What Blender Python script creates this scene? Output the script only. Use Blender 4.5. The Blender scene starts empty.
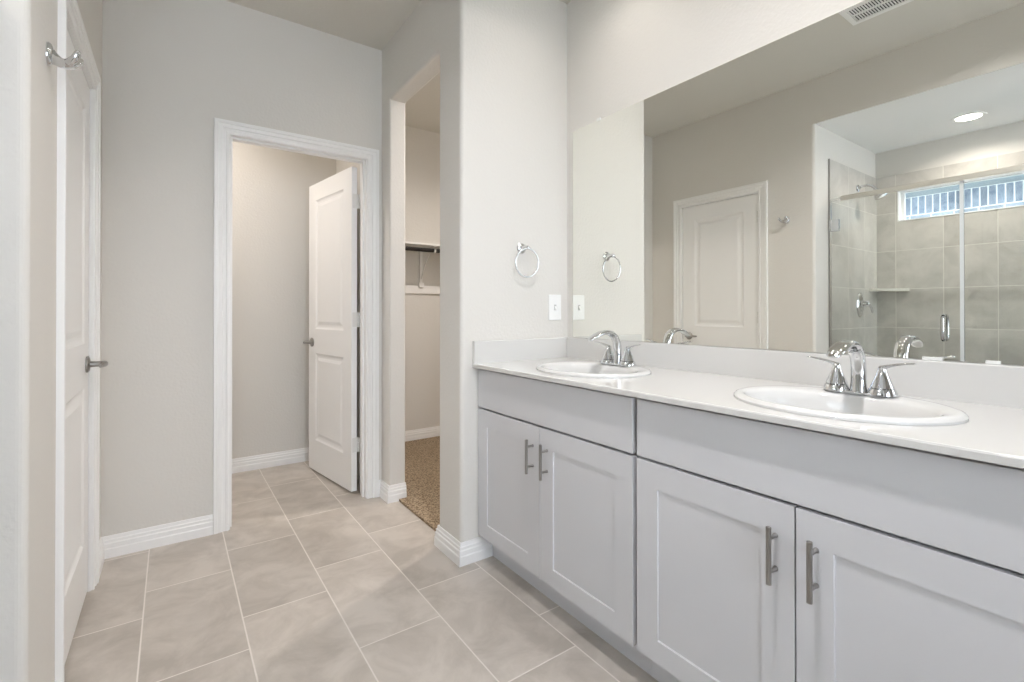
import bpy, bmesh, math
from mathutils import Vector, Matrix

S = bpy.context.scene
COL = S.collection

# ------------------------------------------------------------------ camera
cam_data = bpy.data.cameras.new('camera')
cam = bpy.data.objects.new('camera', cam_data)
COL.objects.link(cam)
S.camera = cam
yaw, pitch, roll = math.radians(35.2328), math.radians(0.2851), math.radians(-0.0221)
fw = Vector((math.sin(yaw), math.cos(yaw), 0)); rt = Vector((math.cos(yaw), -math.sin(yaw), 0)); up = Vector((0, 0, 1))
fw, up = fw*math.cos(pitch) + up*math.sin(pitch), up*math.cos(pitch) - fw*math.sin(pitch)
rt, up = rt*math.cos(roll) + up*math.sin(roll), up*math.cos(roll) - rt*math.sin(roll)
m = Matrix((rt, up, -fw)).transposed().to_4x4()
m.translation = Vector((0, 0, 1.1278))
cam.matrix_world = m
cam_data.sensor_width = 36
cam_data.lens = 482.05/1024*36
cam_data.shift_y = -(341 - 309.53)/1024
cam_data.clip_start = 0.02

# ------------------------------------------------------------------ sky and exposure
W = bpy.data.worlds.new('sky'); S.world = W; W.use_nodes = True
bg = W.node_tree.nodes['Background']
bg.inputs['Color'].default_value = (0.83, 0.895, 1.0, 1)
bg.inputs['Strength'].default_value = 5.6
S.view_settings.view_transform = 'Standard'
S.view_settings.look = 'None'
S.view_settings.gamma = 1.0
S.view_settings.use_curve_mapping = False
S.view_settings.exposure = 0.83
S.cycles.max_bounces = 16
S.cycles.diffuse_bounces = 8
S.cycles.glossy_bounces = 8
S.cycles.transmission_bounces = 12
S.cycles.transparent_max_bounces = 16
S.cycles.sample_clamp_indirect = 6.0

# ------------------------------------------------------------------ dimensions
XL, XM, YB, YP, XC, H = -0.263, 1.692, 2.891, 1.893, 1.058, 2.743
YS, ZS, XS = 1.513, 2.432, -1.366          # shower recess: end wall, ceiling, back wall
SE = -0.35                                 # near end of the shower
GX = -0.48                                 # plane of the shower glass
YR = -2.0                                  # wall behind the camera


# ------------------------------------------------------------------ materials
def mat(name, color, rough=0.5, metal=0.0, bump=None, spec=None, coat=0.0):
    M = bpy.data.materials.new(name); M.use_nodes = True
    nt = M.node_tree; b = nt.nodes['Principled BSDF']
    b.inputs['Base Color'].default_value = (*color, 1)
    b.inputs['Roughness'].default_value = rough
    b.inputs['Metallic'].default_value = metal
    if spec is not None: b.inputs['Specular IOR Level'].default_value = spec
    if coat: b.inputs['Coat Weight'].default_value = coat; b.inputs['Coat Roughness'].default_value = 0.08
    if bump:
        scale, strength, dist = bump
        tc = nt.nodes.new('ShaderNodeTexCoord')
        n = nt.nodes.new('ShaderNodeTexNoise'); n.inputs['Scale'].default_value = scale; n.inputs['Detail'].default_value = 2
        bp = nt.nodes.new('ShaderNodeBump'); bp.inputs['Strength'].default_value = strength; bp.inputs['Distance'].default_value = dist
        nt.links.new(tc.outputs['Object'], n.inputs['Vector'])
        nt.links.new(n.outputs['Fac'], bp.inputs['Height'])
        nt.links.new(bp.outputs['Normal'], b.inputs['Normal'])
    return M


def math_node(nt, op, a, b=None, c=None):
    n = nt.nodes.new('ShaderNodeMath'); n.operation = op
    for i, v in enumerate((a, b, c)):
        if v is None: continue
        if isinstance(v, (int, float)): n.inputs[i].default_value = v
        else: nt.links.new(v, n.inputs[i])
    return n.outputs[0]


def tile_mat(name, ax_len, ax_row, L, R, off_len, off_row, shift, grout_w, col_a, col_b, col_grout, rough, noise_scale, tint=0.10):
    """rectangular tiles: rows of height R along ax_row, each of length L along ax_len, each row shifted on by `shift`"""
    M = bpy.data.materials.new(name); M.use_nodes = True
    nt = M.node_tree; b = nt.nodes['Principled BSDF']
    tc = nt.nodes.new('ShaderNodeTexCoord'); sp = nt.nodes.new('ShaderNodeSeparateXYZ')
    nt.links.new(tc.outputs['Object'], sp.inputs[0])
    pr, pl = sp.outputs[ax_row], sp.outputs[ax_len]
    r = math_node(nt, 'DIVIDE', math_node(nt, 'SUBTRACT', pr, off_row), R)
    row = math_node(nt, 'FLOOR', r)
    l = math_node(nt, 'DIVIDE', math_node(nt, 'SUBTRACT', math_node(nt, 'SUBTRACT', pl, off_len), math_node(nt, 'MULTIPLY', row, shift)), L)
    cell = math_node(nt, 'FLOOR', l)
    fr, fl = math_node(nt, 'FRACT', r), math_node(nt, 'FRACT', l)
    er = math_node(nt, 'MULTIPLY', math_node(nt, 'MINIMUM', fr, math_node(nt, 'SUBTRACT', 1.0, fr)), R)
    el = math_node(nt, 'MULTIPLY', math_node(nt, 'MINIMUM', fl, math_node(nt, 'SUBTRACT', 1.0, fl)), L)
    edge = math_node(nt, 'MINIMUM', er, el)
    mask = nt.nodes.new('ShaderNodeMapRange'); mask.inputs['From Min'].default_value = grout_w/2 - 0.0007; mask.inputs['From Max'].default_value = grout_w/2 + 0.0007
    nt.links.new(edge, mask.inputs['Value'])
    cv = nt.nodes.new('ShaderNodeCombineXYZ'); nt.links.new(row, cv.inputs[0]); nt.links.new(cell, cv.inputs[1])
    wn = nt.nodes.new('ShaderNodeTexWhiteNoise'); wn.noise_dimensions = '3D'; nt.links.new(cv.outputs[0], wn.inputs['Vector'])
    vo = nt.nodes.new('ShaderNodeVectorMath'); vo.operation = 'MULTIPLY_ADD'
    nt.links.new(wn.outputs['Color'], vo.inputs[0]); vo.inputs[1].default_value = (7, 7, 7); nt.links.new(tc.outputs['Object'], vo.inputs[2])
    n1 = nt.nodes.new('ShaderNodeTexNoise'); n1.inputs['Scale'].default_value = noise_scale; n1.inputs['Detail'].default_value = 8; n1.inputs['Roughness'].default_value = 0.62; n1.inputs['Distortion'].default_value = 0.5
    nt.links.new(vo.outputs[0], n1.inputs['Vector'])
    ramp = nt.nodes.new('ShaderNodeValToRGB')
    ramp.color_ramp.elements[0].position = 0.36; ramp.color_ramp.elements[0].color = (*col_a, 1)
    ramp.color_ramp.elements[1].position = 0.64; ramp.color_ramp.elements[1].color = (*col_b, 1)
    nt.links.new(n1.outputs['Fac'], ramp.inputs[0])
    val = math_node(nt, 'MULTIPLY_ADD', wn.outputs['Value'], tint, 1.0 - tint/2)
    hs = nt.nodes.new('ShaderNodeHueSaturation'); nt.links.new(ramp.outputs[0], hs.inputs['Color']); nt.links.new(val, hs.inputs['Value'])
    mx = nt.nodes.new('ShaderNodeMix'); mx.data_type = 'RGBA'
    nt.links.new(mask.outputs[0], mx.inputs['Factor'])
    mx.inputs[6].default_value = (*col_grout, 1); nt.links.new(hs.outputs[0], mx.inputs[7])
    nt.links.new(mx.outputs[2], b.inputs['Base Color'])
    b.inputs['Roughness'].default_value = rough
    bp = nt.nodes.new('ShaderNodeBump'); bp.inputs['Strength'].default_value = 0.4; bp.inputs['Distance'].default_value = 0.002
    nt.links.new(mask.outputs[0], bp.inputs['Height']); nt.links.new(bp.outputs[0], b.inputs['Normal'])
    return M


def glass_mat(name, tint):
    M = bpy.data.materials.new(name); M.use_nodes = True
    nt = M.node_tree; nt.nodes.remove(nt.nodes['Principled BSDF'])
    out = nt.nodes['Material Output']
    t = nt.nodes.new('ShaderNodeBsdfTransparent'); t.inputs[0].default_value = (*tint, 1)
    g = nt.nodes.new('ShaderNodeBsdfGlossy'); g.inputs['Roughness'].default_value = 0.0
    f = nt.nodes.new('ShaderNodeFresnel'); f.inputs[0].default_value = 1.45
    mx = nt.nodes.new('ShaderNodeMixShader')
    nt.links.new(f.outputs[0], mx.inputs[0]); nt.links.new(t.outputs[0], mx.inputs[1]); nt.links.new(g.outputs[0], mx.inputs[2])
    nt.links.new(mx.outputs[0], out.inputs[0])
    return M


def emit_mat(name, color, strength):
    M = bpy.data.materials.new(name); M.use_nodes = True
    b = M.node_tree.nodes['Principled BSDF']
    b.inputs['Emission Color'].default_value = (*color, 1); b.inputs['Emission Strength'].default_value = strength
    return M


ORANGE_PEEL = (75, 0.30, 0.004)
PAINT = mat('wall_paint', (0.685, 0.665, 0.628), 0.75, bump=ORANGE_PEEL)
CEIL = mat('ceiling_paint', (0.66, 0.64, 0.59), 0.8, bump=(60, 0.25, 0.004))
TRIM = mat('trim_paint', (0.84, 0.84, 0.835), 0.35)
CAB = mat('cabinet_paint', (0.60, 0.60, 0.618), 0.42)
CABDARK = mat('cabinet_interior', (0.10, 0.10, 0.105), 0.7)
MARBLE = mat('cultured_marble', (0.64, 0.633, 0.615), 0.10)
PORC = mat('porcelain', (0.655, 0.652, 0.64), 0.08)
CHROME = mat('chrome', (0.72, 0.73, 0.745), 0.07, 1.0)
NICKEL = mat('brushed_nickel', (0.36, 0.35, 0.335), 0.30, 1.0)
MIRROR = mat('mirror_silver', (0.93, 0.932, 0.885), 0.0, 1.0)
PLASTIC = mat('white_plastic', (0.84, 0.84, 0.83), 0.3)
DARK = mat('shade_black', (0.02, 0.02, 0.02), 0.8)
RODM = mat('dark_bronze', (0.025, 0.022, 0.02), 0.35, 0.6)
WIRE = mat('white_enamel', (0.80, 0.79, 0.77), 0.4)
STONE = mat('shelf_stone', (0.62, 0.61, 0.55), 0.35)
GLASS = glass_mat('shower_glass', (0.97, 0.98, 0.972))
WGLASS = glass_mat('window_glass', (0.97, 0.98, 0.98))
SEAL = mat('clear_seal', (0.72, 0.76, 0.80), 0.25)
LENS = emit_mat('lamp_lens', (1.0, 0.97, 0.92), 12.0)
VINYL = mat('window_vinyl', (0.86, 0.87, 0.88), 0.35)
SOFFIT = mat('soffit_paint', (0.35, 0.40, 0.46), 0.6)
FLOOR = tile_mat('floor_tile', 1, 0, 0.6096, 0.3003, 2.440, -0.083, 0.2, 0.005,
                 (0.415, 0.373, 0.328), (0.56, 0.513, 0.462), (0.72, 0.67, 0.62), 0.36, 5.5)
WTILE_B = tile_mat('shower_tile_back', 1, 2, 0.292, 0.3053, 0.792, 1.003, 0.0, 0.004,
                   (0.455, 0.438, 0.405), (0.585, 0.565, 0.53), (0.72, 0.71, 0.66), 0.3, 5.0, 0.14)
WTILE_E = tile_mat('shower_tile_end', 0, 2, 0.305, 0.3053, -0.8, 1.003, 0.0, 0.004,
                   (0.455, 0.438, 0.405), (0.585, 0.565, 0.53), (0.72, 0.71, 0.66), 0.3, 5.0, 0.14)
BRICK_S = tile_mat('soldier_brick', 1, 2, 0.067, 0.220, 0.02, 2.285, 0.0, 0.012,
                   (0.16, 0.21, 0.30), (0.30, 0.35, 0.44), (0.85, 0.88, 0.92), 0.8, 9.0, 0.5)
BRICK_R = tile_mat('running_brick', 1, 2, 0.203, 0.067, 0.05, 2.285, 0.1015, 0.012,
                   (0.26, 0.31, 0.38), (0.40, 0.45, 0.52), (0.85, 0.88, 0.92), 0.8, 9.0, 0.4)


def carpet_mat():
    M = mat('carpet', (0.30, 0.22, 0.14), 0.95)
    nt = M.node_tree; b = nt.nodes['Principled BSDF']
    tc = nt.nodes.new('ShaderNodeTexCoord')
    n = nt.nodes.new('ShaderNodeTexNoise'); n.inputs['Scale'].default_value = 105; n.inputs['Detail'].default_value = 3
    r = nt.nodes.new('ShaderNodeValToRGB')
    r.color_ramp.elements[0].position = 0.35; r.color_ramp.elements[0].color = (0.13, 0.085, 0.045, 1)
    r.color_ramp.elements[1].position = 0.65; r.color_ramp.elements[1].color = (0.46, 0.36, 0.25, 1)
    nt.links.new(tc.outputs['Object'], n.inputs['Vector']); nt.links.new(n.outputs['Fac'], r.inputs[0])
    nt.links.new(r.outputs[0], b.inputs['Base Color'])
    bp = nt.nodes.new('ShaderNodeBump'); bp.inputs['Strength'].default_value = 0.8; bp.inputs['Distance'].default_value = 0.008
    nt.links.new(n.outputs['Fac'], bp.inputs['Height']); nt.links.new(bp.outputs[0], b.inputs['Normal'])
    return M


CARPET = carpet_mat()


# ------------------------------------------------------------------ mesh helpers
def ident(p): return p


def box(bm, x0, x1, y0, y1, z0, z1, f=ident):
    v = [bm.verts.new(f((x, y, z))) for x in (x0, x1) for y in (y0, y1) for z in (z0, z1)]
    for a in ((0, 1, 3, 2), (4, 6, 7, 5), (0, 4, 5, 1), (2, 3, 7, 6), (0, 2, 6, 4), (1, 5, 7, 3)):
        bm.faces.new([v[i] for i in a])


def prism(bm, poly, z0, z1, f=ident):
    """poly: list of (x, y); extruded along z"""
    a = [bm.verts.new(f((x, y, z0))) for x, y in poly]
    b = [bm.verts.new(f((x, y, z1))) for x, y in poly]
    n = len(poly)
    bm.faces.new(a[::-1]); bm.faces.new(b)
    for i in range(n):
        bm.faces.new((a[i], a[(i+1) % n], b[(i+1) % n], b[i]))


def rounded(poly, radii, seg=6):
    """round the corners of a plan polygon; radii per vertex"""
    out = []
    n = len(poly)
    for i, p in enumerate(poly):
        r = radii[i]
        if not r: out.append(p); continue
        P = Vector(p); A = (Vector(poly[i-1]) - P).normalized(); B = (Vector(poly[(i+1) % n]) - P).normalized()
        s, e = P + A*r, P + B*r
        c = P + A*r + B*r
        for k in range(seg + 1):
            t = k/seg*math.pi/2
            q = c - B*r*math.cos(t) - A*r*math.sin(t)
            out.append((q.x, q.y))
    return out


def sweep(bm, profile, path, f, closed_profile=True):
    """profile points (a, b): a = offset to the left of the 2-D path, b = third coordinate; mitred at the path's corners"""
    P = [Vector(p) for p in path]; n = len(P); rings = []
    for i in range(n):
        d0 = (P[i] - P[i-1]).normalized() if i > 0 else None
        d1 = (P[i+1] - P[i]).normalized() if i < n-1 else None
        d0 = d0 or d1; d1 = d1 or d0
        n0, n1 = Vector((-d0.y, d0.x)), Vector((-d1.y, d1.x))
        mi = (n0 + n1)/(1 + n0.dot(n1))
        rings.append([bm.verts.new(f((P[i].x + mi.x*a, P[i].y + mi.y*a, b))) for a, b in profile])
    k = len(profile)
    for i in range(n-1):
        for j in range(k):
            bm.faces.new((rings[i][j], rings[i][(j+1) % k], rings[i+1][(j+1) % k], rings[i+1][j]))
    bm.faces.new(rings[0]); bm.faces.new(rings[-1][::-1])


def tube(bm, pts, rad, seg=12, cap=True, f=ident, closed=False, side=None):
    """rad: a number, or per point a number or (half width, half thickness)"""
    P = [Vector(p) for p in pts]; n = len(P)
    if not isinstance(rad, (list, tuple)) or len(rad) != n: rad = [rad]*n
    T = []
    for i in range(n):
        if closed: T.append((P[(i+1) % n] - P[i-1]).normalized())
        else: T.append((P[min(i+1, n-1)] - P[max(i-1, 0)]).normalized())
    ref = Vector(side) if side else (Vector((0, 0, 1)) if abs(T[0].z) < 0.9 else Vector((1, 0, 0)))
    N = (ref - T[0]*ref.dot(T[0])).normalized()
    rings = []
    for i in range(n):
        N = (N - T[i]*N.dot(T[i])).normalized(); B = T[i].cross(N)
        r = rad[i]; ra, rb = r if isinstance(r, (tuple, list)) else (r, r)
        rings.append([bm.verts.new(f(tuple(P[i] + N*ra*math.cos(t) + B*rb*math.sin(t)))) for t in [2*math.pi*k/seg for k in range(seg)]])
    m_ = n if closed else n-1
    for i in range(m_):
        a, b = rings[i], rings[(i+1) % n]
        for k in range(seg):
            bm.faces.new((a[k], a[(k+1) % seg], b[(k+1) % seg], b[k]))
    if cap and not closed:
        bm.faces.new(rings[0][::-1]); bm.faces.new(rings[-1])


def lathe(bm, prof, center, axis='z', seg=24, sx=1.0, sy=1.0, sign=1):
    """prof: (radius, height) pairs from start to end, capped at both ends"""
    c = Vector(center); rings = []
    for r, h in prof:
        ring = []
        for k in range(seg):
            t = 2*math.pi*k/seg
            a, b = r*math.cos(t)*sx, r*math.sin(t)*sy
            d = {'z': (a, b, h*sign), 'x': (h*sign, a, b), 'y': (a, h*sign, b)}[axis]
            ring.append(bm.verts.new(c + Vector(d)))
        rings.append(ring)
    for i in range(len(rings)-1):
        for k in range(seg):
            bm.faces.new((rings[i][k], rings[i][(k+1) % seg], rings[i+1][(k+1) % seg], rings[i+1][k]))
    bm.faces.new(rings[0][::-1]); bm.faces.new(rings[-1])


def panel_face(bm, w, h, panels, steps, f, v0=0.0, sgn=1):
    """a flat face of w x h in (u, z) at depth v0 with moulded panels; steps = (inset, depth) rings, depth measured into the leaf"""
    us = sorted({0.0, w, *[p[0] for p in panels], *[p[1] for p in panels]})
    zs = sorted({0.0, h, *[p[2] for p in panels], *[p[3] for p in panels]})
    cache = {}
    def V(u, z, d=0.0):
        k = (round(u, 5), round(z, 5), round(d, 5))
        if k not in cache: cache[k] = bm.verts.new(f((u, v0 + sgn*d, z)))
        return cache[k]
    for i in range(len(us)-1):
        for j in range(len(zs)-1):
            u0, u1, z0, z1 = us[i], us[i+1], zs[j], zs[j+1]
            if any(p[0] <= u0 and u1 <= p[1] and p[2] <= z0 and z1 <= p[3] for p in panels): continue
            bm.faces.new((V(u0, z0), V(u1, z0), V(u1, z1), V(u0, z1)))
    for a, b, c, d in panels:
        prev = [V(a, c), V(b, c), V(b, d), V(a, d)]
        for ins, dep in steps:
            cur = [V(a+ins, c+ins, dep), V(b-ins, c+ins, dep), V(b-ins, d-ins, dep), V(a+ins, d-ins, dep)]
            for k in range(4):
                bm.faces.new((prev[k], prev[(k+1) % 4], cur[(k+1) % 4], cur[k]))
            prev = cur
        bm.faces.new(prev)
    return cache


def leaf(bm, w, h, t, panels, steps, f, both=True):
    """a door leaf: u along the width, v the thickness (front at v = 0), z the height"""
    panel_face(bm, w, h, panels, steps, f, 0.0, 1)
    panel_face(bm, w, h, panels if both else [], steps, f, t, -1)
    for a, b in (((0, 0), (w, 0)), ((w, 0), (w, h)), ((w, h), (0, h)), ((0, h), (0, 0))):
        bm.faces.new([bm.verts.new(f(q)) for q in ((a[0], 0, a[1]), (b[0], 0, b[1]), (b[0], t, b[1]), (a[0], t, a[1]))])
    bmesh.ops.remove_doubles(bm, verts=bm.verts, dist=1e-5)


def obj(name, bm, material, parent=None, smooth=False, bevel=0.0):
    """link the bmesh (built in world coordinates) as one mesh object"""
    bmesh.ops.recalc_face_normals(bm, faces=bm.faces)
    org = Vector((0, 0, 0)); q = parent
    while q is not None: org += q.location; q = q.parent
    bmesh.ops.translate(bm, verts=bm.verts, vec=-org)
    me = bpy.data.meshes.new(name); bm.to_mesh(me); bm.free()
    o = bpy.data.objects.new(name, me); COL.objects.link(o)
    me.materials.append(material)
    if smooth:
        me.polygons.foreach_set('use_smooth', [True]*len(me.polygons))
        me.set_sharp_from_angle(angle=math.radians(38))
    if bevel:
        b = o.modifiers.new('bevel', 'BEVEL'); b.width = bevel; b.segments = 2; b.limit_method = 'ANGLE'; b.angle_limit = math.radians(40)
        b.harden_normals = False
    if parent is not None: o.parent = parent
    return o


def thing(name, label, cat, loc, group=None):
    o = bpy.data.objects.new(name, None); COL.objects.link(o)
    o.location = loc; o['label'] = label; o['category'] = cat
    o.empty_display_size = 0.05
    if group: o['group'] = group
    return o


def tag(o, label, cat, group=None, kind=None):
    o['label'] = label; o['category'] = cat
    if group: o['group'] = group
    if kind: o['kind'] = kind
    return o


def B(*boxes):
    bm = bmesh.new()
    for b in boxes: box(bm, *b)
    return bm


def struct(name, bm, material, label, cat, **k):
    return tag(obj(name, bm, material, **k), label, cat, kind='structure')


# ------------------------------------------------------------------ room shell
struct('floor', B((-1.5, 1.11, YR-0.1, 4.0, -0.1, 0.0), (1.11, 1.80, YR-0.1, 1.95, -0.1, 0.0)), FLOOR,
       'beige stone-look tile floor with pale grout lines', 'floor')
bm = B((1.111, 2.7, 1.951, 4.05, -0.1, 0.012))
struct('floor_closet', bm, CARPET, 'tan brown carpet on the closet floor', 'carpet')
struct('ceiling', B((-1.7, 2.8, YR-0.1, 4.1, H, H+0.08)), CEIL, 'plain painted flat ceiling of the bathroom', 'ceiling')

# wall with the linen door and the rounded corner into the shower
DY0, DY1, DZ = 1.899, 2.588, 2.042          # rough opening of the linen door
bm = bmesh.new()
prism(bm, rounded([(-1.5, YS), (XL, YS), (XL, DY0), (-1.5, DY0)], [0, 0.02, 0, 0]), 0, ZS)
box(bm, -0.40, XL, YS, DY0, ZS, H)
box(bm, -0.40, XL, DY0, DY1, DZ, H)
box(bm, -0.40, XL, DY1, YB, 0, H)
box(bm, -0.42, -0.40, DY0, DY1, 0, DZ)
struct('wall_left', bm, PAINT, 'greige wall holding the closed white panel door and chrome hook', 'wall')

# soffit over the shower
bm = bmesh.new()
prism(bm, rounded([(SE-0.1, ZS+0.005), (YS, ZS+0.005), (YS, H), (SE-0.1, H)], [0, 0, 0, 0]), -1.5, XL-0.0001, lambda p: (p[2], p[0], p[1]))
box(bm, XL-0.006, XL-0.0001, SE-0.1, YS, ZS, ZS+0.005)
struct('wall_shower_soffit', bm, PAINT, 'greige dropped wall above the shower opening', 'wall')
struct('ceiling_shower', B((-1.5, XL-0.006, SE-0.1, YS, ZS, ZS+0.005)), mat('shower_ceiling_lit', (0.82, 0.825, 0.815), 0.7, bump=(60, 0.25, 0.004)),  # ceiling colour lightened to stand in for light bounced up from the shower
       'lower ceiling over the tiled shower, colour lightened as if lit', 'ceiling')

# back wall with the doorway to the toilet room
JX0, JX1, JZ = 0.232, 0.981, 2.067
struct('wall_back', B((-0.6, JX0, YB, 3.006, 0, H), (JX1, XC, YB, 3.006, 0, H), (JX0, JX1, YB, 3.006, JZ, H)), PAINT,
       'greige far wall around the white framed doorway', 'wall')

# partition at the vanity's end, with its return and rounded corners
bm = bmesh.new()
pp = [(XC, YP), (1.80, YP), (1.80, 2.0), (1.16, 2.0), (1.16, 2.11), (XC, 2.11)]
prism(bm, rounded(pp, [0.018, 0, 0, 0, 0.012, 0.012]), 0, 2.394)
prism(bm, rounded(pp, [0.018, 0, 0, 0, 0, 0]), 2.394, H)
struct('wall_partition', bm, PAINT, 'pale wall with the towel ring at the end of the vanity', 'wall')

bm = bmesh.new()
prism(bm, rounded([(XC, 2.759), (1.16, 2.759), (1.16, 4.0), (XC, 4.0)], [0.012, 0.012, 0, 0]), 0, 2.394)
prism(bm, rounded([(1.16, 2.394), (1.16, H), (XC, H), (XC, 2.394)], [0.012, 0, 0, 0.012]), 2.11, 2.759, lambda p: (p[0], p[2], p[1]))
box(bm, XC, 1.16, 2.759, 4.0, 2.394, H)
struct('wall_closet', bm, PAINT, 'wall and square header around the open closet doorway', 'wall')
struct('wall_closet_far', B((1.16, 2.7, 3.94, 4.04, 0, H), (2.6, 2.7, 2.0, 3.94, 0, H), (1.80, 2.7, 1.94, 2.0, 0, H)), PAINT,
       'beige far wall inside the carpeted closet', 'wall')
struct('wall_toilet_room', B((-0.6, XC, 3.895, 3.995, 0, H), (-0.6, -0.5, 3.006, 3.895, 0, H)), PAINT,
       'pale wall seen through the open white door', 'wall')
struct('wall_right', B((XM, 1.80, YR, YP, 0, H)), PAINT, 'textured wall above and behind the large mirror', 'wall')

# wall behind the camera with a large daylight window
WX0, WX1, WZ0, WZ1 = -1.30, 0.75, 0.75, 2.30
struct('wall_rear', B((-1.5, WX0, YR-0.1, YR, 0, H), (WX1, 1.80, YR-0.1, YR, 0, H), (WX0, WX1, YR-0.1, YR, 0, WZ0), (WX0, WX1, YR-0.1, YR, WZ1, H)), PAINT,
       'wall behind the viewpoint with the daylight window', 'wall')
w2 = struct('window_2', B((WX0, WX0+0.05, YR-0.08, YR-0.02, WZ0, WZ1), (WX1-0.05, WX1, YR-0.08, YR-0.02, WZ0, WZ1),
                          (WX0+0.05, WX1-0.05, YR-0.08, YR-0.02, WZ0, WZ0+0.05), (WX0+0.05, WX1-0.05, YR-0.08, YR-0.02, WZ1-0.05, WZ1),
                          (-0.295, -0.255, YR-0.08, YR-0.02, WZ0+0.05, WZ1-0.05)), VINYL, 'white framed window behind the viewpoint', 'window')
obj('window_pane', B((WX0+0.05, WX1-0.05, YR-0.054, YR-0.048, WZ0+0.05, WZ1-0.05)), WGLASS, w2)

# shower recess walls
SY0, SY1, SZ0, SZ1 = 0.12, 1.363, 1.846, 2.092      # window opening in the shower
TX = XS + 0.01
struct('wall_shower_back', B((-1.5, XS, YR, SY0, 0, H), (-1.5, XS, SY1, YS+0.1, 0, H), (-1.5, XS, SY0, SY1, 0, SZ0), (-1.5, XS, SY0, SY1, SZ1, H)), PAINT,
       'painted strip of wall above the shower tiles', 'wall')
t1 = struct('wall_shower_tile_back', B((XS, TX, SE, SY0, 0.05, 2.222), (XS, TX, SY1, YS, 0.05, 2.222), (XS, TX, SY0, SY1, 0.05, SZ0), (XS, TX, SY0, SY1, SZ1, 2.222)), WTILE_B,
            'grey beige square tiles around the shower window', 'wall tile')
t2 = struct('wall_shower_tile_end', B((TX, -0.476, YS-0.01, YS, 0.05, 2.222)), WTILE_E, 'grey beige tiles behind the shower head', 'wall tile')
obj('edge_trim', B((-0.476, -0.472, YS-0.012, YS, 0.05, 2.224)), NICKEL, t2)
gs = thing('shower_return_panel', 'clear glass panel closing the near end of the shower', 'shower screen', (-0.92, SE, 0.05))
obj('glass_panel', B((TX+0.004, GX-0.006, SE-0.012, SE-0.002, 0.05, 1.925)), GLASS, gs)
struct('shower_pan', B((TX, -0.53, SE, YS-0.01, 0.0, 0.05)), mat('pan_tile', (0.76, 0.76, 0.74), 0.4), 'tiled shower floor pan', 'shower floor')
struct('shower_curb', B((-0.53, -0.42, SE, YS-0.012, 0.0, 0.12)), MARBLE, 'low white curb below the glass shower door', 'curb', bevel=0.006)

# ------------------------------------------------------------------ shower window
wf = bmesh.new()
X0, X1 = -1.44, -1.405
for y0, y1, z0, z1 in ((SY0, SY0+0.03, SZ0, SZ1), (SY1-0.03, SY1, SZ0, SZ1), (SY0+0.03, SY1-0.03, SZ0, SZ0+0.014), (SY0+0.03, SY1-0.03, SZ1-0.014, SZ1)):
    box(wf, X0, X1, y0, y1, z0, z1)
w1 = struct('window_1', wf, VINYL, 'low wide white window high in the tiled shower wall', 'window')
sr = bmesh.new()
for y0, y1, z0, z1 in ((SY0, SY0+0.008, SZ0, SZ1), (SY1-0.008, SY1, SZ0, SZ1), (SY0+0.008, SY1-0.008, SZ0, SZ0+0.008), (SY0+0.008, SY1-0.008, SZ1-0.008, SZ1)):
    box(sr, X1, TX+0.004, y0, y1, z0, z1)
obj('window_return', sr, VINYL, w1)
obj('window_pane', B((-1.425, -1.421, SY0+0.03, SY1-0.03, SZ0+0.014, SZ1-0.014)), WGLASS, w1)

NX = -3.9
nb = thing('neighbor_house', 'blue grey brick wall with white mortar outside the shower window', 'house', (NX, 0.0, 0.0))
obj('soldier_course', B((NX-0.1, NX, -6, 8, 2.285, 2.505)), BRICK_S, nb)
obj('brick_wall', B((NX-0.1, NX, -6, 8, -0.12, 2.285)), BRICK_R, nb)
obj('soffit', B((NX-0.1, NX+0.55, -6, 8, 2.505, 2.53)), SOFFIT, nb)
obj('roof_edge', B((NX+0.55, NX+0.58, -6, 8, 2.50, 2.68)), SOFFIT, nb)
bm = B((-8, -1.55, -8, 9, -0.25, -0.12))
tag(obj('ground', bm, mat('lawn', (0.12, 0.16, 0.07), 0.9, bump=(30, 0.6, 0.03))), 'strip of lawn outside the shower window', 'ground', kind='structure')

# ------------------------------------------------------------------ trim: casings, jambs, baseboards
CASING = [(0, 0), (0, 0.007), (0.004, 0.010), (0.012, 0.010), (0.016, 0.007), (0.030, 0.008), (0.033, 0.013), (0.050, 0.014), (0.053, 0.018),
          (0.068, 0.018), (0.070, 0.016), (0.070, 0)]
BASE = [(0, 0), (0.017, 0), (0.017, 0.040), (0.014, 0.045), (0.014, 0.064), (0.0105, 0.069), (0.0105, 0.080), (0.007, 0.084), (0.005, 0.098), (0, 0.098)]

# path runs so that the outside of the opening is on its left
bm = bmesh.new()
sweep(bm, CASING, [(0.245, 0), (0.245, 2.049), (0.966, 2.049), (0.966, 0)], lambda p: (p[0], YB - p[2], p[1]))
tr = struct('trim_1', bm, TRIM, 'white stepped casing around the doorway in the far wall', 'door casing')
obj('jamb', B((JX0, 0.250, YB, 3.006, 0, JZ), (0.961, JX1, YB, 3.006, 0, JZ), (0.250, 0.961, YB, 3.006, 2.054, JZ)), TRIM, tr)
obj('door_stop', B((0.250, 0.261, YB+0.035, YB+0.070, 0, 2.054), (0.952, 0.961, YB+0.035, YB+0.070, 0, 2.054), (0.261, 0.952, YB+0.035, YB+0.070, 2.043, 2.054)), TRIM, tr)

bm = bmesh.new()
sweep(bm, CASING, [(1.904, 0), (1.904, 2.036), (2.583, 2.036), (2.583, 0)], lambda p: (XL + p[2], p[0], p[1]))
tr = struct('trim_2', bm, TRIM, 'white stepped casing around the closed door in the left wall', 'door casing')
obj('jamb', B((-0.40, XL, DY0, 1.909, 0, DZ), (-0.40, XL, 2.578, DY1, 0, DZ), (-0.40, XL, 1.909, 2.578, 2.032, DZ)), TRIM, tr)


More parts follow.
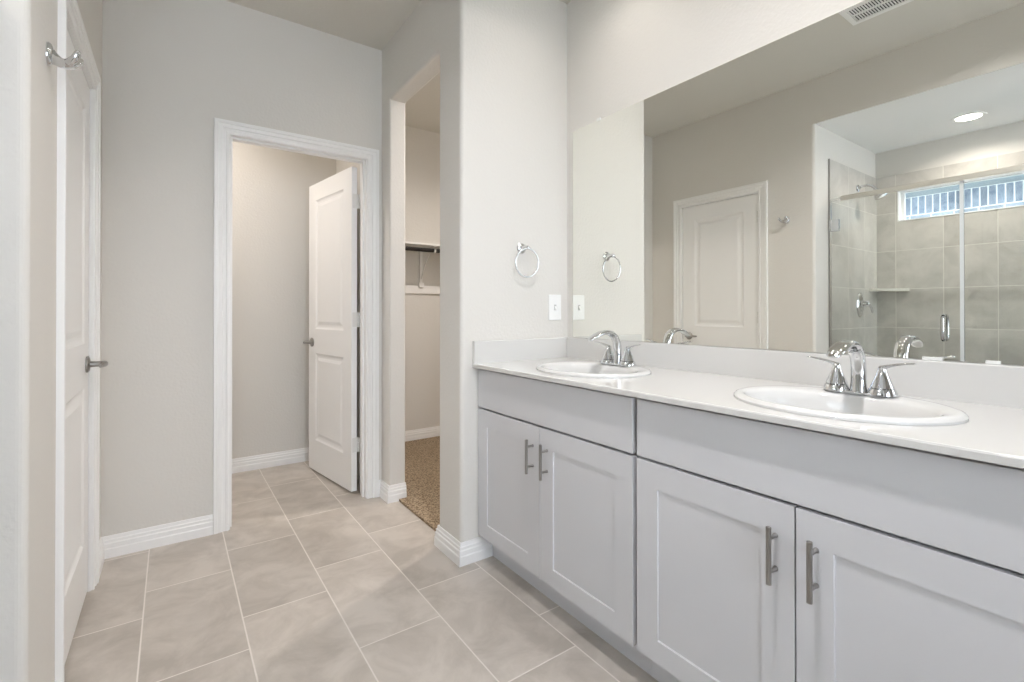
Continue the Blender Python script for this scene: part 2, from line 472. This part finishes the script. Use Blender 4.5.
def base(name, path, label):
    bm = bmesh.new(); sweep(bm, BASE, path, ident)
    return struct(name, bm, TRIM, label, 'baseboard')


base('baseboard_back', [(0.174, YB), (XL, YB), (XL, 2.658)], 'white stepped baseboard left of the far doorway')
base('baseboard_closet_jamb', [(1.16, 2.759), (XC, 2.759), (XC, YB), (1.036, YB)], 'short white baseboard wrapping the far closet jamb')
bm = bmesh.new(); sweep(bm, [(-a, b) for a, b in BASE], [(1.16, 2.11), (XC, 2.11), (XC, YP), (1.215, YP)], ident)
struct('baseboard_partition', bm, TRIM, 'white stepped baseboard wrapping the partition beside the vanity', 'baseboard')
base('baseboard_toilet_room', [(XC, 3.895), (-0.5, 3.895)], 'white baseboard of the small room behind the open door')
base('baseboard_closet_far', [(2.6, 3.94), (1.16, 3.94)], 'white baseboard along the far closet wall')
bm = bmesh.new(); sweep(bm, [(-a, b) for a, b in BASE], [(XL, YS+0.02), (XL, 1.829)], ident)
struct('baseboard_left', bm, TRIM, 'short white baseboard between shower corner and left door', 'baseboard')


# ------------------------------------------------------------------ doors
PSTEPS = [(0.010, 0.006), (0.018, 0.008), (0.030, 0.008), (0.052, 0.002)]


def lever(parent, o, n, u, sgn_len=0.105):
    """rosette, neck and lever; o on the leaf face, n outward, u the way the lever points"""
    o, n, u = Vector(o), Vector(n), Vector(u)
    bm = bmesh.new()
    tube(bm, [o, o+n*0.006, o+n*0.010, o+n*0.012], [0.032, 0.032, 0.026, 0.014], 24)
    tube(bm, [o+n*0.010, o+n*0.030, o+n*0.046, o+n*0.056+u*0.010, o+n*0.058+u*0.030, o+n*0.056+u*0.07, o+n*0.052+u*sgn_len],
         [0.012, 0.011, 0.012, 0.012, (0.010, 0.008), (0.009, 0.006), (0.007, 0.005)], 14)
    return obj('lever_handle', bm, NICKEL, parent, True)


def hinge(parent, p, a, z):
    """barrel of three knuckles at p and a small plate along a"""
    bm = bmesh.new(); p = Vector(p); a = Vector(a)
    for k in range(3):
        z0 = z - 0.045 + k*0.0305
        tube(bm, [(p.x, p.y, z0), (p.x, p.y, z0+0.028)], 0.0075, 10)
    h = obj('hinge', bm, NICKEL_PAINT, parent, True)
    return h


NICKEL_PAINT = mat('hinge_satin', (0.74, 0.74, 0.72), 0.35, 0.3)

# closed door in the left wall: u along +Y from the near (hinge) side
d1 = thing('door_1', 'closed white two-panel door in the left wall', 'door', (XL-0.012, 2.243, 0.0))
d1['kind'] = 'structure'
LW = 0.663
fd = lambda p: (XL - 0.010 - p[1], 1.912 + p[0], p[2] + 0.012)
bm = bmesh.new()
PAN = [(0.115, LW-0.115, 0.215, 0.825), (0.115, LW-0.115, 0.995, 1.90)]
leaf(bm, LW, 2.016, 0.035, PAN, PSTEPS, fd)
obj('door_leaf', bm, TRIM, d1)
lever(d1, fd((LW-0.062, 0, 0.91)), (1, 0, 0), (0, -1, 0))
bm = B((XL-0.022, XL-0.0085, 2.5752, 2.5775, 0.895, 0.952))
obj('strike_plate', bm, NICKEL, d1)
for z in (0.28, 1.085, 1.85): hinge(d1, (XL+0.0005, 1.9095, 0), (0, 1, 0), z)

# open door to the toilet room
d2 = thing('door_2', 'open white two-panel door swung into the small room behind', 'door', (0.912, 3.015, 0.0))
d2['kind'] = 'structure'
DD = Vector((0.81-0.912, 3.685-3.015, 0)).normalized(); DP = Vector((DD.y, -DD.x, 0))
LW2 = 0.676
def f2(p):
    q = Vector((0.912, 3.0165, 0.014)) + DD*p[0] + DP*p[1] + Vector((0, 0, p[2])); return tuple(q)
bm = bmesh.new()
PAN2 = [(0.115, LW2-0.115, 0.215, 0.825), (0.115, LW2-0.115, 0.995, 1.90)]
leaf(bm, LW2, 2.018, 0.035, PAN2, PSTEPS, f2)
obj('door_leaf', bm, TRIM, d2)
lever(d2, f2((LW2-0.062, 0, 0.90)), -DP, -DD)
lever(d2, f2((LW2-0.062, 0.035, 0.90)), DP, -DD)
for z in (0.30, 1.08, 1.82):
    hg = hinge(d2, (0.9575, 3.0165, 0), (0, 1, 0), z)
    bm = bmesh.new(); 
    e0 = Vector((0.912, 3.0148, 0)); 
    pts = [e0 + DP*0.006, e0 + DP*0.049, e0 + DP*0.049 + DD*0.0015, e0 + DP*0.006 + DD*0.0015]
    prism(bm, [(q.x, q.y) for q in pts], z-0.045, z+0.045)
    obj('hinge_plate', bm, NICKEL_PAINT, hg)

# ------------------------------------------------------------------ vanity cabinets
XF, TF, XCF = 1.143, 0.019, 1.118
Z0, ZD, ZT = 0.115, 0.689, 0.866            # door bottom, door top, false front top


def pull(parent, y, z):
    bm = bmesh.new()
    x = XF - 0.032
    tube(bm, [(x, y, z-0.066), (x, y, z-0.065), (x, y, z+0.065), (x, y, z+0.066)], [0.0045, 0.006, 0.006, 0.0045], 14)
    for dz in (-0.038, 0.038):
        tube(bm, [(XF, y, z+dz), (XF-0.003, y, z+dz), (XF-0.005, y, z+dz), (x, y, z+dz)], [0.006, 0.006, 0.0045, 0.0045], 12)
    return obj('bar_pull', bm, NICKEL, parent, True)


def cabinet(y1, y0, label, gl, gr):
    """y1 = far end, y0 = near end of the unit; gl, gr = reveal left at the two ends"""
    r = thing('vanity_cabinet', label, 'cabinet', (XF, (y0+y1)/2, 0.0), 'grey vanity base cabinets')
    xb = XM - 0.002
    xf = XF + TF + 0.014
    bm = B((xf, xb, y0, y0+0.016, 0.112, 0.8745), (xf, xb, y1-0.016, y1, 0.112, 0.8745), (xb-0.012, xb, y0+0.016, y1-0.016, 0.112, 0.70),
           (xf, xb-0.012, y0+0.016, y1-0.016, 0.112, 0.128), (xf+0.02, xf+0.04, y0+0.016, y1-0.016, 0.66, 0.72))
    obj('carcass', bm, CAB, r)
    obj('toe_kick', B((1.217, 1.233, y0, y1, 0.0, 0.090)), CAB, r)
    a, b = y1 - gl, y0 + gr
    bm = B((XF, XF+TF, b, a, ZD+0.008, ZT))
    obj('false_drawer_front', bm, CAB, r, bevel=0.0015)
    mid = (a+b)/2
    for u0, u1, hy in ((mid+0.002, a, mid+0.043), (b, mid-0.002, mid-0.043)):
        w = u1-u0
        f = lambda p, u1=u1: (XF + p[1], u1 - p[0], Z0 + p[2])
        bm = bmesh.new()
        leaf(bm, w, ZD-Z0, TF, [(0.074, w-0.074, 0.066, ZD-Z0-0.074)], [(0.0015, 0.0045), (0.002, 0.0048)], f, both=False)
        d = obj('door', bm, CAB, r)
        pull(d, hy, 0.573)
    return r


cabinet(1.890, 0.978, 'grey two-door vanity cabinet against the partition wall, left unit', 0.004, 0.007)
cabinet(0.976, 0.064, 'grey two-door vanity cabinet nearest the camera, right unit', 0.007, 0.004)

# ------------------------------------------------------------------ countertop with two oval cut-outs
ZC = 0.894
SINKS = [(1.372, 1.392), (1.372, 0.523)]
RA, RB = 0.245, 0.205                       # half axes along Y and X
ct = thing('countertop', 'long glossy white countertop on the grey vanity cabinets', 'countertop', (1.4, 0.98, ZC))
bm = bmesh.new()
XB = XM - 0.001
YT0, YT1 = 0.056, YP - 0.001
cells = [(YT0, 0.25), None, (0.80, 1.12), None, (1.66, YT1)]
def slab(y0, y1):
    vs = [bm.verts.new((x, y, ZC)) for x, y in ((XCF, y0), (XB, y0), (XB, y1), (XCF, y1))]
    bm.faces.new(vs)
slab(YT0, 0.25); slab(0.80, 1.12); slab(1.66, YT1)
for (cx, cy), (y0, y1) in zip(SINKS, ((1.12, 1.66), (0.25, 0.80))):
    K = 96; inner, outer = [], []
    angs = sorted([2*math.pi*k/K for k in range(K)] + [math.atan2(a-cy, b-cx) % (2*math.pi) for a in (y0, y1) for b in (XCF, XB)])
    for t in angs:
        c, s = math.cos(t), math.sin(t)
        inner.append(bm.verts.new((cx + (RB-0.012)*c, cy + (RA-0.012)*s, ZC)))
        k = min([(b-cx)/c for b in (XCF, XB) if abs(c) > 1e-9 and (b-cx)/c > 0] + [(a-cy)/s for a in (y0, y1) if abs(s) > 1e-9 and (a-cy)/s > 0])
        outer.append(bm.verts.new((cx + k*c, cy + k*s, ZC)))
    n = len(angs)
    for i in range(n):
        bm.faces.new((inner[i], outer[i], outer[(i+1) % n], inner[(i+1) % n]))
bmesh.ops.remove_doubles(bm, verts=bm.verts, dist=1e-5)
# rounded front edge and sides
fr = [(XCF, ZC), (XCF-0.003, ZC-0.001), (XCF-0.0045, ZC-0.004), (XCF-0.0045, ZC-0.017), (XCF, ZC-0.019), (XCF+0.05, ZC-0.019)]
for (xa, za), (xb_, zb) in zip(fr, fr[1:]):
    bm.faces.new([bm.verts.new(q) for q in ((xa, YT0, za), (xb_, YT0, zb), (xb_, YT1, zb), (xa, YT1, za))])
bm.faces.new([bm.verts.new(q) for q in ((XCF-0.0045, YT0, ZC-0.004), (XCF, YT0, ZC), (XB, YT0, ZC), (XB, YT0, ZC-0.019), (XCF-0.0045, YT0, ZC-0.019))])
bmesh.ops.remove_doubles(bm, verts=bm.verts, dist=1e-5)
obj('counter_slab', bm, MARBLE, ct)
bm = bmesh.new()
prism(bm, rounded([(XB-0.021, ZC), (XB, ZC), (XB, 0.996), (XB-0.021, 0.996)], [0, 0, 0.002, 0.004], 3), YT0, YT1, lambda p: (p[0], p[2], p[1]))
obj('backsplash', bm, MARBLE, ct)
bm = bmesh.new()
prism(bm, rounded([(YT1-0.019, ZC), (YT1, ZC), (YT1, 0.996), (YT1-0.019, 0.996)], [0, 0, 0.002, 0.004], 3), XCF-0.002, XB-0.022, lambda p: (p[2], p[0], p[1]))
obj('side_splash', bm, MARBLE, ct, bevel=0.0)


# ------------------------------------------------------------------ sinks and faucets
def sink(cx, cy, label):
    r = thing('sink', label, 'sink', (cx, cy, ZC), 'oval drop-in sinks')
    rings = [  # half Y, half X, centre shift in X, z
        (RA, RB, 0, 0.0005), (RA, RB, 0, 0.006), (RA-0.004, RB-0.004, 0, 0.011), (RA-0.011, RB-0.010, 0, 0.0135), (RA-0.020, RB-0.020, -0.001, 0.0135),
        (RA-0.030, RB-0.036, -0.012, 0.0125), (RA-0.037, RB-0.050, -0.023, 0.010), (RA-0.042, RB-0.056, -0.026, 0.003), (RA-0.048, RB-0.060, -0.027, -0.015), (RA-0.060, RB-0.068, -0.027, -0.05),
        (RA-0.085, RB-0.085, -0.027, -0.09), (RA-0.125, RB-0.11, -0.025, -0.118), (0.06, 0.055, -0.022, -0.130), (0.024, 0.024, -0.02, -0.134)]
    bm = bmesh.new(); K = 64; R = []
    for a, b, dx, z in rings:
        R.append([bm.verts.new((cx + dx + b*math.cos(2*math.pi*k/K), cy + a*math.sin(2*math.pi*k/K), ZC + z)) for k in range(K)])
    for i in range(len(R)-1):
        for k in range(K): bm.faces.new((R[i][k], R[i][(k+1) % K], R[i+1][(k+1) % K], R[i+1][k]))
    bm.faces.new(R[-1])
    obj('basin', bm, PORC, r, True)
    bm = bmesh.new(); lathe(bm, [(0.024, -0.002), (0.0235, 0.003), (0.018, 0.004), (0.016, 0.0), (0.006, 0.001), (0.005, 0.002)], (cx-0.02, cy, ZC-0.133))
    obj('drain', bm, CHROME, r, True)
    return r


sink(*SINKS[0], 'white oval sink near the towel ring, far end of counter')
sink(*SINKS[1], 'white oval sink nearest the camera on the right of the counter')


def faucet(cx, cy, label):
    z = ZC + 0.0125
    r = thing('faucet', label, 'faucet', (cx, cy, z), 'chrome two-handle faucets')
    bm = bmesh.new()
    pl = [(cx + (0.026)*math.cos(t), cy + math.copysign(0.052, math.sin(t)) + 0.026*math.sin(t)) for t in [math.pi*(0.5*0 + k/8) for k in range(17)]]
    prism(bm, pl, z, z+0.007)
    obj('base_plate', bm, CHROME, r, True, bevel=0.002)
    bm = bmesh.new()
    P = [(0, 0.0), (0, 0.03), (-0.001, 0.06), (-0.006, 0.090), (-0.019, 0.113), (-0.040, 0.128), (-0.068, 0.1335), (-0.098, 0.131), (-0.126, 0.123), (-0.148, 0.113), (-0.160, 0.106), (-0.164, 0.102)]
    Rr = [(0.020, 0.0205), (0.0165, 0.0185), (0.0155, 0.0180), (0.0150, 0.0185), (0.0135, 0.0190), (0.0115, 0.0200), (0.0100, 0.0212), (0.0092, 0.0218), (0.0085, 0.0212), (0.0075, 0.0190), (0.006, 0.0155), (0.003, 0.010)]
    tube(bm, [(cx + a, cy, z + 0.004 + b) for a, b in P], Rr, 24, side=(1, 0, 0))
    obj('spout', bm, CHROME, r, True)
    for s in (1, -1):
        hy = cy + s*0.053
        bm = bmesh.new()
        lathe(bm, [(0.0335, 0.004), (0.033, 0.008), (0.0285, 0.0195)], (cx, hy, z), seg=28)
        e = obj('escutcheon', bm, CHROME, r, True)
        bm = bmesh.new()
        lathe(bm, [(0.0255, 0.0200), (0.0268, 0.0225), (0.0220, 0.035), (0.0165, 0.049), (0.0120, 0.061), (0.0095, 0.070), (0.0085, 0.075), (0.006, 0.079), (0.002, 0.080)], (cx, hy, z), seg=28)
        tube(bm, [(cx, hy-s*0.004, z+0.073), (cx-0.001, hy+s*0.012, z+0.078), (cx-0.003, hy+s*0.030, z+0.084), (cx-0.006, hy+s*0.052, z+0.0885), (cx-0.009, hy+s*0.068, z+0.0905), (cx-0.010, hy+s*0.073, z+0.0905)],
             [(0.0060, 0.0085), (0.0050, 0.0075), (0.0036, 0.0065), (0.0028, 0.0065), (0.0024, 0.0055), (0.001, 0.003)], 14, side=(0, 0, 1))
        obj('handle', bm, CHROME, r, True)
    return r


faucet(1.525, 1.392, 'chrome faucet on the far sink near the partition wall')
faucet(1.525, 0.527, 'chrome faucet on the near sink at the right')

# ------------------------------------------------------------------ mirror
mr = thing('wall_mirror', 'huge frameless mirror above the white counter reflecting the shower', 'mirror', (XM, 0.95, 0.998))
obj('mirror_glass', B((XM-0.006, XM-0.001, 0.05, 1.844, 0.998, 2.056)), MIRROR, mr)
CLIP = mat('clear_plastic', (0.80, 0.81, 0.80), 0.2)
for y, z, w in ((1.66, 2.056, 0.012), (0.41, 0.998, 0.022), (0.292, 0.998, 0.014)):
    if z > 2: b = (XM-0.0085, XM-0.0005, y-w, y+w, z-0.004, z+0.010)
    else: b = (XM-0.0095, XM-0.0062, y-w, y+w, z-0.0018, z+0.007)
    obj('mirror_clip', B(b), CLIP, mr, bevel=0.001)

# ------------------------------------------------------------------ towel ring, switch plate, robe hook
tr = thing('towel_ring', 'round chrome towel ring on the partition wall above the switch', 'towel ring', (1.391, YP, 1.437))
bm = bmesh.new()
lathe(bm, [(0.026, 0.0), (0.026, 0.005), (0.021, 0.010), (0.012, 0.013), (0.0105, 0.030), (0.0105, 0.052), (0.008, 0.058), (0.003, 0.060)], (1.391, YP, 1.437), axis='y', sign=-1)
obj('wall_post', bm, CHROME, tr, True)
bm = bmesh.new()
rr = 0.068
tube(bm, [(1.395 + rr*math.sin(t), YP-0.050 + 0.010*(1-math.cos(t))*0.5, 1.432 - rr + rr*math.cos(t)) for t in [2*math.pi*k/48 for k in range(48)]], 0.0042, 10, closed=True)
obj('ring', bm, CHROME, tr, True)

sw = thing('light_switch', 'white single toggle switch plate on the partition wall beside the mirror', 'switch', (1.603, YP, 1.150))
bm = B((1.562, 1.644, YP-0.006, YP, 1.086, 1.216))
obj('wall_plate', bm, PLASTIC, sw, bevel=0.003)
bm = B((1.597, 1.609, YP-0.0085, YP-0.005, 1.137, 1.165))
obj('toggle_slot', bm, mat('slot_grey', (0.5, 0.5, 0.5), 0.5), sw)
bm = bmesh.new()
prism(bm, [(YP-0.0085, 1.143), (YP-0.0085, 1.158), (YP-0.019, 1.141), (YP-0.019, 1.133)], 1.5985, 1.6075, lambda p: (p[2], p[0], p[1]))
obj('toggle', bm, PLASTIC, sw)
for z in (1.105, 1.197):
    bm = bmesh.new(); lathe(bm, [(0.003, 0), (0.003, 0.0072)], (1.603, YP, z), axis='y', sign=-1, seg=10)
    obj('screw', bm, PLASTIC, sw, True)

hk = thing('robe_hook', 'chrome double robe hook on the left wall beside the door', 'hook', (XL, 1.700, 1.79))
bm = bmesh.new()
lathe(bm, [(0.030, 0.0), (0.030, 0.004), (0.026, 0.009), (0.016, 0.012)], (XL, 1.700, 1.793), axis='x', seg=24, sx=0.70, sy=1.0)
obj('wall_plate', bm, CHROME, hk, True)
bm = bmesh.new()
tube(bm, [(XL+0.004, 1.700, 1.790), (XL+0.014, 1.700, 1.783), (XL+0.026, 1.700, 1.777), (XL+0.040, 1.700, 1.776), (XL+0.050, 1.700, 1.780)],
     [(0.019, 0.012), (0.015, 0.013), (0.0125, 0.016), (0.0115, 0.019), (0.009, 0.020)], 18, side=(0, 0, 1))
obj('arm', bm, CHROME, hk, True)
for s in (1, -1):
    bm = bmesh.new()
    tube(bm, [(XL+0.034, 1.700+s*0.004, 1.776), (XL+0.046, 1.700+s*0.013, 1.779), (XL+0.056, 1.700+s*0.020, 1.788), (XL+0.061, 1.700+s*0.024, 1.799), (XL+0.062, 1.700+s*0.025, 1.806), (XL+0.062, 1.700+s*0.025, 1.809)],
         [(0.010, 0.010), (0.010, 0.0105), (0.009, 0.0100), (0.0078, 0.0085), (0.006, 0.0065), (0.003, 0.003)], 14, side=(0, 0, 1))
    obj('prong', bm, CHROME, hk, True)

# ------------------------------------------------------------------ ceiling vent
vt = thing('ceiling_vent', 'white slatted air vent in the ceiling reflected at the mirror top', 'vent', (0.35, 0.94, H))
VX0, VX1, VY0, VY1 = 0.245, 0.445, 0.76, 1.10
bm = bmesh.new()
for a in ((VX0, VX0+0.028, VY0, VY1), (VX1-0.028, VX1, VY0, VY1), (VX0+0.028, VX1-0.028, VY0, VY0+0.028), (VX0+0.028, VX1-0.028, VY1-0.028, VY1)):
    box(bm, *a, H-0.008, H)
obj('frame', bm, PLASTIC, vt, bevel=0.002)
obj('slot_shade', B((VX0+0.028, VX1-0.028, VY0+0.028, VY1-0.028, H-0.0015, H-0.0005)), DARK, vt)  # thin black sheet paints the shade behind the slats
bm = B((0.338, 0.350, VY0+0.028, VY1-0.028, H-0.0075, H-0.002))
n = 23
for k in range(n):
    y = VY0 + 0.034 + k*(VY1-VY0-0.068)/(n-1)
    for xa, xb in ((VX0+0.028, 0.338), (0.350, VX1-0.028)):
        box(bm, xa, xb, y-0.0026, y+0.0026, H-0.0065, H-0.0022)
obj('slats', bm, PLASTIC, vt)

# ------------------------------------------------------------------ lamps
def downlight(x, y, z, label, power, size=0.08, color=(1.0, 0.92, 0.86), spread=150):
    r = thing('recessed_light', label, 'light', (x, y, z), 'recessed ceiling lights')
    bm = bmesh.new()
    K = 32; prof = [(0.092, 0.0), (0.090, -0.004), (0.072, -0.006), (0.066, -0.003), (0.064, 0.0)]
    R = [[bm.verts.new((x + a*math.cos(2*math.pi*k/K), y + a*math.sin(2*math.pi*k/K), z + h)) for k in range(K)] for a, h in prof]
    for i in range(len(R)-1):
        for k in range(K): bm.faces.new((R[i][k], R[i][(k+1) % K], R[i+1][(k+1) % K], R[i+1][k]))
    obj('trim_ring', bm, PLASTIC, r, True)
    bm = bmesh.new(); lathe(bm, [(0.064, -0.0005), (0.064, -0.0025)], (x, y, z))
    obj('lens', bm, LENS, r)
    ld = bpy.data.lights.new('lamp', 'AREA'); ld.shape = 'DISK'; ld.size = size; ld.energy = power; ld.color = color; ld.spread = math.radians(spread)
    lo = bpy.data.objects.new('lamp', ld); COL.objects.link(lo); lo.parent = r; lo.location = (0, 0, -0.006)
    return r


downlight(1.32, 1.40, H, 'recessed ceiling light above the far sink', 1.05, spread=140)
downlight(1.32, 0.50, H, 'recessed ceiling light above the near sink', 0.85, size=0.12, spread=140)
downlight(0.60, 0.52, H, 'added fill light over the walkway in front of the vanity', 11.5, color=(0.99, 0.965, 0.98))  # unseen fill lamp added to brighten the cabinet fronts and left wall
downlight(-0.985, 0.868, ZS, 'lit recessed light in the shower ceiling seen in the mirror', 3.8)
downlight(-0.12, 3.42, H, 'recessed ceiling light of the small room behind the open door', 6.4)
downlight(1.90, 2.50, H, 'recessed ceiling light inside the carpeted closet', 11)

# daylight guide for the rear window (samples the sky through the opening)
pd = bpy.data.lights.new('sky_portal', 'AREA'); pd.shape = 'RECTANGLE'; pd.size = WX1-WX0; pd.size_y = WZ1-WZ0; pd.cycles.is_portal = True
po = bpy.data.objects.new('sky_portal', pd); COL.objects.link(po); po.location = ((WX0+WX1)/2, YR-0.11, (WZ0+WZ1)/2); po.rotation_euler = (math.radians(90), 0, math.radians(180))

# ------------------------------------------------------------------ shower fittings
sd = thing('shower_door', 'clear glass shower door hinged at the tiled end wall', 'shower door', (GX, 1.15, 0.13))
obj('glass_panel', B((GX-0.005, GX+0.005, 0.808, 1.497, 0.13, 1.918)), GLASS, sd)
for z in (1.742, 0.36):
    bm = B((GX-0.012, GX-0.0052, 1.445, 1.503, z-0.042, z+0.042), (GX+0.0052, GX+0.012, 1.445, 1.503, z-0.042, z+0.042), (GX-0.022, GX+0.022, 1.4976, 1.503, z-0.042, z+0.042))
    obj('hinge', bm, CHROME, sd, bevel=0.002)
bm = bmesh.new()
for s in (1, -1):
    x = GX + s*0.0055
    tube(bm, [(x, 0.878, 0.955), (x+s*0.030, 0.878, 0.955), (x+s*0.042, 0.878, 0.963), (x+s*0.046, 0.878, 0.980), (x+s*0.046, 0.878, 1.080), (x+s*0.042, 0.878, 1.096), (x+s*0.030, 0.878, 1.104), (x, 0.878, 1.104)], 0.0085, 12)
obj('handle', bm, CHROME, sd, True)
obj('door_seal', B((GX-0.007, GX+0.007, 0.790, 0.8075, 0.13, 1.918)), SEAL, sd)
sp = thing('shower_screen', 'fixed clear glass panel beside the shower door', 'shower screen', (GX, 0.2, 0.12))
obj('glass_panel', B((GX-0.005, GX+0.005, SE+0.004, 0.788, 0.125, 1.918)), GLASS, sp)
hb = thing('header_bar', 'square metal header bar along the top of the shower glass', 'rail', (GX, 0.5, 1.92))
obj('bar', B((GX+0.008, GX+0.026, SE+0.002, 1.430, 1.908, 1.940)), mat('satin_metal', (0.78, 0.77, 0.73), 0.28, 1.0), hb, bevel=0.002)
obj('wall_bracket', B((GX+0.0065, GX+0.021, 1.4302, 1.496, 1.926, 1.934)), CLIP, hb)

sh = thing('shower_sprayer', 'chrome shower head on a curved arm on the tiled end wall', 'shower head', (-0.972, YS-0.01, 2.09))
bm = bmesh.new()
lathe(bm, [(0.030, 0), (0.028, 0.006), (0.014, 0.012)], (-0.972, YS-0.01, 2.085), axis='y', sign=-1)
obj('wall_flange', bm, CHROME, sh, True)
bm = bmesh.new()
y0 = YS - 0.01
tube(bm, [(-0.972, y0-0.005, 2.085), (-0.972, y0-0.03, 2.095), (-0.972, y0-0.06, 2.097), (-0.972, y0-0.09, 2.085), (-0.972, y0-0.115, 2.060)], 0.010, 12)
obj('arm', bm, CHROME, sh, True)
bm = bmesh.new()
d = Vector((0, -0.55, -0.83)).normalized(); o = Vector((-0.972, y0-0.110, 2.066))
tube(bm, [o, o+d*0.02, o+d*0.032, o+d*0.055, o+d*0.075, o+d*0.082, o+d*0.083], [0.012, 0.014, 0.020, 0.036, 0.048, 0.048, 0.040], 24)
obj('spray_head', bm, CHROME, sh, True)

sv = thing('shower_valve', 'oval chrome shower valve with lever below the shower head', 'valve', (-1.003, YS-0.01, 1.18))
bm = bmesh.new()
lathe(bm, [(1.0, 0.0), (1.0, 0.004), (0.88, 0.010), (0.5, 0.016)], (-1.003, YS-0.01, 1.18), axis='y', sign=-1, seg=32, sx=0.062, sy=0.095)
obj('escutcheon', bm, CHROME, sv, True)
bm = bmesh.new()
yv = YS-0.022
lathe(bm, [(0.028, 0.0), (0.026, 0.02), (0.020, 0.045), (0.012, 0.052)], (-1.003, yv, 1.19), axis='y', sign=-1, seg=20)
tube(bm, [(-1.003, yv-0.036, 1.185), (-1.025, yv-0.046, 1.178), (-1.050, yv-0.050, 1.160), (-1.066, yv-0.050, 1.130), (-1.070, yv-0.050, 1.118)], [0.011, 0.010, 0.009, 0.007, 0.004], 12)
obj('lever', bm, CHROME, sv, True)

cs = thing('corner_shelf', 'triangular stone corner shelf on the shower tiles', 'shelf', (TX, YS-0.01, 1.29))
bm = bmesh.new()
yk = YS - 0.0105; xk = TX + 0.0005
prism(bm, [(xk, yk), (xk, yk-0.215), (xk+0.02, yk-0.215), (xk+0.165, yk-0.02), (xk+0.165, yk)], 1.291, 1.313)
obj('shelf_slab', bm, STONE, cs, bevel=0.002)

# ------------------------------------------------------------------ closet shelf and rod
cl = thing('closet_shelf', 'closet shelf with dark hanging rod on white bracket', 'shelf', (1.9, 3.94, 1.68))
obj('shelf_board', B((1.161, 2.599, 3.62, 3.939, 1.676, 1.692)), WIRE, cl)
obj('wall_cleat', B((1.161, 2.599, 3.921, 3.939, 1.290, 1.358)), WIRE, cl)
bm = bmesh.new(); tube(bm, [(1.161, 3.66, 1.640), (2.599, 3.66, 1.640)], 0.0165, 16)
obj('closet_rod', bm, RODM, cl, True)
for x in (1.79,):
    bm = B((x-0.022, x+0.022, 3.905, 3.921, 1.345, 1.385), (x-0.012, x+0.012, 3.915, 3.9385, 1.385, 1.676), (x-0.012, x+0.012, 3.635, 3.915, 1.668, 1.6755))
    tube(bm, [(x, 3.915, 1.42), (x, 3.82, 1.56), (x, 3.70, 1.665)], 0.007, 8)
    tube(bm, [(x, 3.68, 1.668), (x, 3.684, 1.640), (x, 3.672, 1.622), (x, 3.655, 1.619), (x, 3.640, 1.630), (x, 3.637, 1.648)], 0.008, 8)
    obj('bracket', bm, WIRE, cl)
